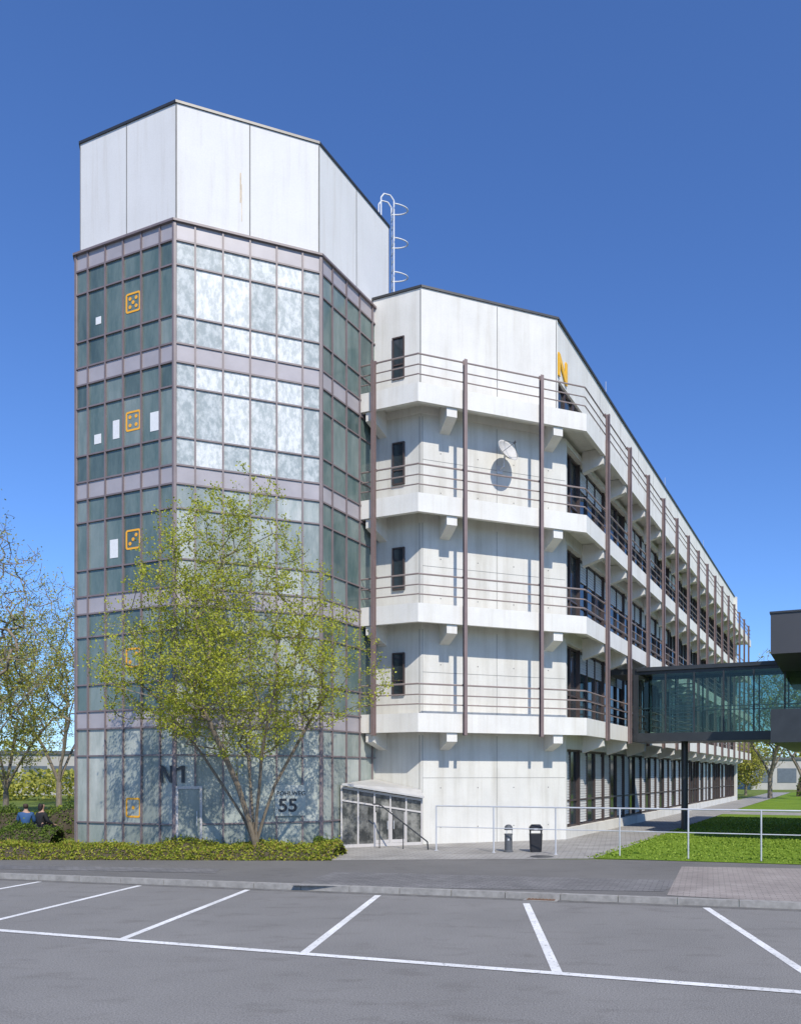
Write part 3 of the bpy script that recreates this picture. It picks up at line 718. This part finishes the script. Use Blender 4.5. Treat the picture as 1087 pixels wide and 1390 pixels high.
tree('young_tree','multi-stemmed tree with fresh yellow-green leaves in front of the glazed tower',tb,5.05,(3.85,2.6,4.45),3500,13,.058,M['leaf'],M['bark'],stems=5,tip=.0040,seed=4,coff=(-.30,-.85),clip=clipT,gap=.04,fork=.3,cl=.075,rlow=2.6,upw=2.2,taper=.36,power=2.25,spread=.075)
gL='bare trees behind the hedge on the left'
q=G(80,1095); tree('bare_tree','slender leafless tree just left of the glazed tower',q,9.6,(3.7,3.3,7.0),1400,5,.12,M['leaf_b'],M['bark_g'],stems=4,tip=.011,seed=8,group=gL,fork=1.6,cl=.2,upw=1.4,power=2.3)
q=G(8,1105); tree('bare_tree','hazy budding tree with olive buds at the left edge, behind the people',q,6.9,(4.0,3,5.0),1500,14,.11,M['leaf_b'],M['bark_g'],stems=4,tip=.009,seed=9,group=gL,fork=1.2,cl=.2,upw=1.2,power=2.3)
q=Vector((-23.0,34,0)); tree('bare_tree','large tree reaching into the frame from the left edge with bare upper limbs',q,8.8,(4.5,3,6.2),1500,5,.09,M['leaf_b'],M['bark_g'],stems=4,tip=.010,seed=12,group=gL,fork=1.5,cl=.2,upw=1.4,power=2.3)
q=G(1045,1084); tree('bare_tree','leafless tree seen behind the footbridge',q,8.2,(4.0,4,5.8),900,4,.17,M['leaf_b'],M['bark_g'],stems=3,tip=.016,seed=15,group='trees behind the footbridge',fork=1.8,upw=1.2,power=2.3)
q=G(1090,1086); tree('bare_tree','bare tree at the right edge behind the dark building',q,8.0,(4.0,4,5.0),450,4,.2,M['leaf_b'],M['bark_g'],stems=3,tip=.018,seed=16,group='trees behind the footbridge',fork=1.8,upw=1.2,power=2.3)
q=G(1012,1080); tree('small_tree','small leafy green tree beyond the far end of the long building',q,3.2,(2.6,2.6,2.7),350,18,.2,M['leaf_b'],M['bark_g'],stems=2,tip=.014,seed=17,fork=1.0,cl=.3)
# ---------------------------------------------------------------- hedges
def hedge(name,label,cat,p0,p1,width,height,n,size,mt,seed=1,group=None,core=M['soil']):
    rs=random.Random(seed); p0=Vector(p0); p1=Vector(p1); d=(p1-p0); L_=d.length; d.normalize(); nn=outn(d)
    root=thing(name,(p0+p1)/2,label,cat,group)
    hh=lambda s,x:height*(.74+.5*noise.noise(Vector((s*.9,x*1.3,seed*5.0)))+.22*noise.noise(Vector((s*3.3,x*3,seed))))*max(.2,(1-abs(2*x/width)**4))
    m=MB(); ns=max(2,int(L_/.4)); nx=6
    for i in range(ns+1):
        for j in range(nx+1):
            s=L_*i/ns; x=-width/2+width*j/nx; z=hh(s,x)*.8 if 0<j<nx else 0; v=p0+d*s+nn*x; m.v.append(v+Vector((0,0,max(0,z))))
    for i in range(ns):
        for j in range(nx):
            a=i*(nx+1)+j; m.f.append([a,a+1,a+nx+2,a+nx+1]); m.m.append(0)
    m.build('stems',core,root,fix=False)
    C_=[]
    for _ in range(n):
        s=rs.random()*L_; x=(rs.random()-.5)*width*1.05; h=max(.03,hh(s,x)); z=h*(1-abs(rs.gauss(0,.16))) if rs.random()<.6 else rs.random()*h
        if rs.random()<.03: z+=rs.random()*.14
        q=p0+d*s+nn*x
        if in_oct(q,.02): continue
        C_.append((q.x,q.y,max(.015,z+rs.gauss(0,.02))))
    leaf_mesh('foliage',C_,size,mt,root); return root
hedge('ground_cover_hedge','long low yellow-green hedge along the pavement in front of the tower','hedge',Vector((-19,20.75,0)),Vector((-4.3,20.35,0)),1.7,.44,42000,.06,M['leaf_h'],2)
hedge('rounded_hedge','bright green rounded hedge hiding the legs of the two people at the left','hedge',Vector((-20,22.7,0)),Vector((-12.9,22.9,0)),1.1,.74,22000,.06,M['leaf_d'],11)
hedge('box_shrub','small dark round shrub at the right end of the low hedge','shrub',T3+n2*.75-u2*.3,T3+n2*.7+u2*.35,.7,.55,2600,.05,M['leaf_d'],3)
hedge('clipped_hedge','dark green clipped hedge beside the left side of the tower','hedge',Vector((-18.4,26.4,0)),Vector((-14.0,26.9,0)),1.0,1.15,9000,.07,M['leaf_d'],5)
hedge('far_hedge','low hedge crossing behind the seated people','hedge',Vector((-40,33,0)),Vector((-18,32,0)),1.2,.8,14000,.11,M['leaf_h'],6)
hedge('far_hedge','green hedge far behind the lawn on the right','hedge',Lp(58,4),Lp(52,40),2.0,2.6,12000,.22,M['leaf_d'],7)
# ---------------------------------------------------------------- distant buildings
fb=mat('distant_wall',(.42,.40,.36),.8,.1,.4); fr_=mat('distant_glass',(.12,.14,.16),.3)
def far_building(o,u,wd,dp,h,label,wn):
    n=outn(u); t=thing('distant_building',o,label,'building')
    m=MB(); m.box(o,u,n,0,wd,-dp,0,0,h); m.build('wall',fb,t)
    m=MB(); m.box(o,u,n,-.2,wd+.2,-dp-.2,.2,h+.002,h+.35); m.build('roof_edge',M['grey'],t)
    for i in range(wn):
        x=wd*(i+.1)/wn; m=MB(); m.box(o,u,n,x,x+wd*.8/wn,0.003,.05,1,h-1.2); m.build('window',fr_,t,o+u*x+Vector((0,0,1)))
far_building(Vector((-62,82,0)),Vector((1,0,0)),30,12,4.2,'pale low building far behind the bare trees on the left',10)
far_building(Vector((34,112,0)),Vector((1,0,0)),40,12,4.2,'pale low building far beyond the lawn on the right',12)
def clumpline(name,label,x0,x1,y,h,n,seed,sz=1.0):
    rs=random.Random(seed); C_=[]
    while len(C_)<n:
        x=rs.uniform(x0,x1); hh=h*(.6+.55*noise.noise(Vector((x*.08,seed,0)))+.25*noise.noise(Vector((x*.3,seed,2)))); C_.append((x,y+rs.gauss(0,2),rs.random()**.7*hh))
    o=leaf_mesh(name,C_,sz,M['leaf_b'],None); tag(o,label,'trees',kind='stuff')
clumpline('distant_wood','hazy line of budding trees on the horizon',-260,260,170,14,30000,3,.9)
clumpline('shrub_belt','belt of shrubs far behind the bare trees on the left',-75,-24,66,4.0,12000,5,.34)
# ---------------------------------------------------------------- bench and people
bp=Vector((-14.65,24.6,0)); bd=Vector((1,0,0)); bnn=Vector((0,-1,0))
be=thing('park_bench',bp,'low grey bench behind the hedge left of the tower','bench')
m=MB()
for i in range(4): m.box(bp,bd,bnn,-.7,.7,-.2+i*.105,-.2+i*.105+.09,.38,.42)
m.build('seat',M['bark_g'],be)
for s in (-.55,.55): m=MB(); m.box(bp,bd,bnn,s-.04,s+.04,-.18,.2,0,.379); m.build('leg',M['clad'],be)
def skin(name,js,edges,mt,parent,loc,face):
    me=bpy.data.meshes.new(name); R3=Matrix.Rotation(face,3,'Z')
    me.from_pydata([R3@Vector(p) for p,r in js],edges,[])
    ob=bpy.data.objects.new(name,me); COL.objects.link(ob)
    md=ob.modifiers.new('s','SKIN'); md.use_smooth_shade=True; sv=me.skin_vertices[0].data
    for i,(p,r) in enumerate(js): sv[i].radius=(r,r) if not isinstance(r,tuple) else r
    sv[0].use_root=True
    ob.modifiers.new('u','SUBSURF').levels=1
    bpy.context.view_layer.update()
    m2=bpy.data.meshes.new_from_object(ob.evaluated_get(bpy.context.evaluated_depsgraph_get())); bpy.data.objects.remove(ob)
    m2.materials.clear(); m2.materials.append(mt); o=bpy.data.objects.new(name,m2); COL.objects.link(o); o.parent=parent; o.location=(0,0,0); WP[o.name]=wpos(parent); return o
skinm=mat('skin',(.45,.27,.19),.6,.05)
def person(label,loc,face,jm,tm,hm,longhair):
    root=thing('person',loc,label,'person')
    js=[((0,.0,.50),.10),((0,.01,.68),.095),((0,.0,.86),.11),((0,-.01,.97),.06),((0,-.02,1.04),.05),((0,-.03,1.12),(.075,.085)),((0,-.03,1.2),(.07,.08))]
    ed=[(i,i+1) for i in range(6)]
    for s in (-1,1):
        k=len(js); js+=[((.17*s,.0,.90),.05),((.22*s,-.04,.68),.042),((.17*s,-.25,.56),.034),((.15*s,-.30,.545),.03),((.148*s,-.345,.54),.026)]
        ed+=[(2,k),(k,k+1),(k+1,k+2),(k+2,k+3),(k+3,k+4)]
        for fi,(dx,L2) in enumerate(((-.026,.065),(-.009,.075),(.009,.07),(.026,.055))):
            kk=len(js); js+=[(((.148+dx)*s,-.375,.538),.009),(((.148+dx)*s,-.375-L2*.6,.528),.008),(((.148+dx)*s,-.375-L2,.51),.007)]; ed+=[(k+4,kk),(kk,kk+1),(kk+1,kk+2)]
        kk=len(js); js+=[(((.115)*s,-.33,.54),.011),(((.1)*s,-.365,.53),.009)]; ed+=[(k+3,kk),(kk,kk+1)]
        k=len(js); js+=[((.09*s,-.02,.49),.085),((.11*s,-.42,.48),.06),((.11*s,-.44,.1),.045),((.11*s,-.42,.05),.04),((.11*s,-.58,.035),.035)]
        ed+=[(0,k),(k,k+1),(k+1,k+2),(k+2,k+3),(k+3,k+4)]
    skin('body',js,ed,skinm,root,loc,face)
    js=[((0,.0,.47),(.15,.12)),((0,.01,.66),(.135,.115)),((0,.0,.86),(.15,.12)),((0,-.0,.955),(.085,.075))]; ed=[(0,1),(1,2),(2,3)]
    for s in (-1,1):
        k=len(js); js+=[((.17*s,.0,.89),.072),((.225*s,-.04,.68),.06),((.175*s,-.24,.565),.048)]; ed+=[(2,k),(k,k+1),(k+1,k+2)]
    skin('jacket',js,ed,jm,root,loc,face)
    js=[((0,.0,.50),(.14,.12))]; ed=[]
    for s in (-1,1):
        k=len(js); js+=[((.1*s,-.04,.49),.1),((.115*s,-.42,.485),.075),((.11*s,-.44,.1),.058)]; ed+=[(0,k),(k,k+1),(k+1,k+2)]
    skin('trousers',js,ed,tm,root,loc,face)
    js=[((0,.0,1.21),(.085,.09)),((0,.025,1.14),(.088,.08)),((0,.045,1.06 if not longhair else .98),(.06,.045))]
    skin('hair',js,[(0,1),(1,2)],hm,root,loc,face)
    return root
person('person in a blue jacket sitting behind the hedge, left of two',bp+Vector((-.2,0,0)),R(200),mat('blue_jacket',(.03,.09,.22),.8),mat('dark_trousers',(.02,.02,.03),.8),mat('brown_hair',(.05,.03,.02),.7),False)
person('person in black clothing with dark hair sitting behind the hedge, right of two',bp+Vector((.28,0,0)),R(155),mat('black_coat',(.015,.015,.017),.8),mat('black_trousers',(.015,.015,.02),.8),mat('dark_hair',(.02,.012,.01),.7),True)
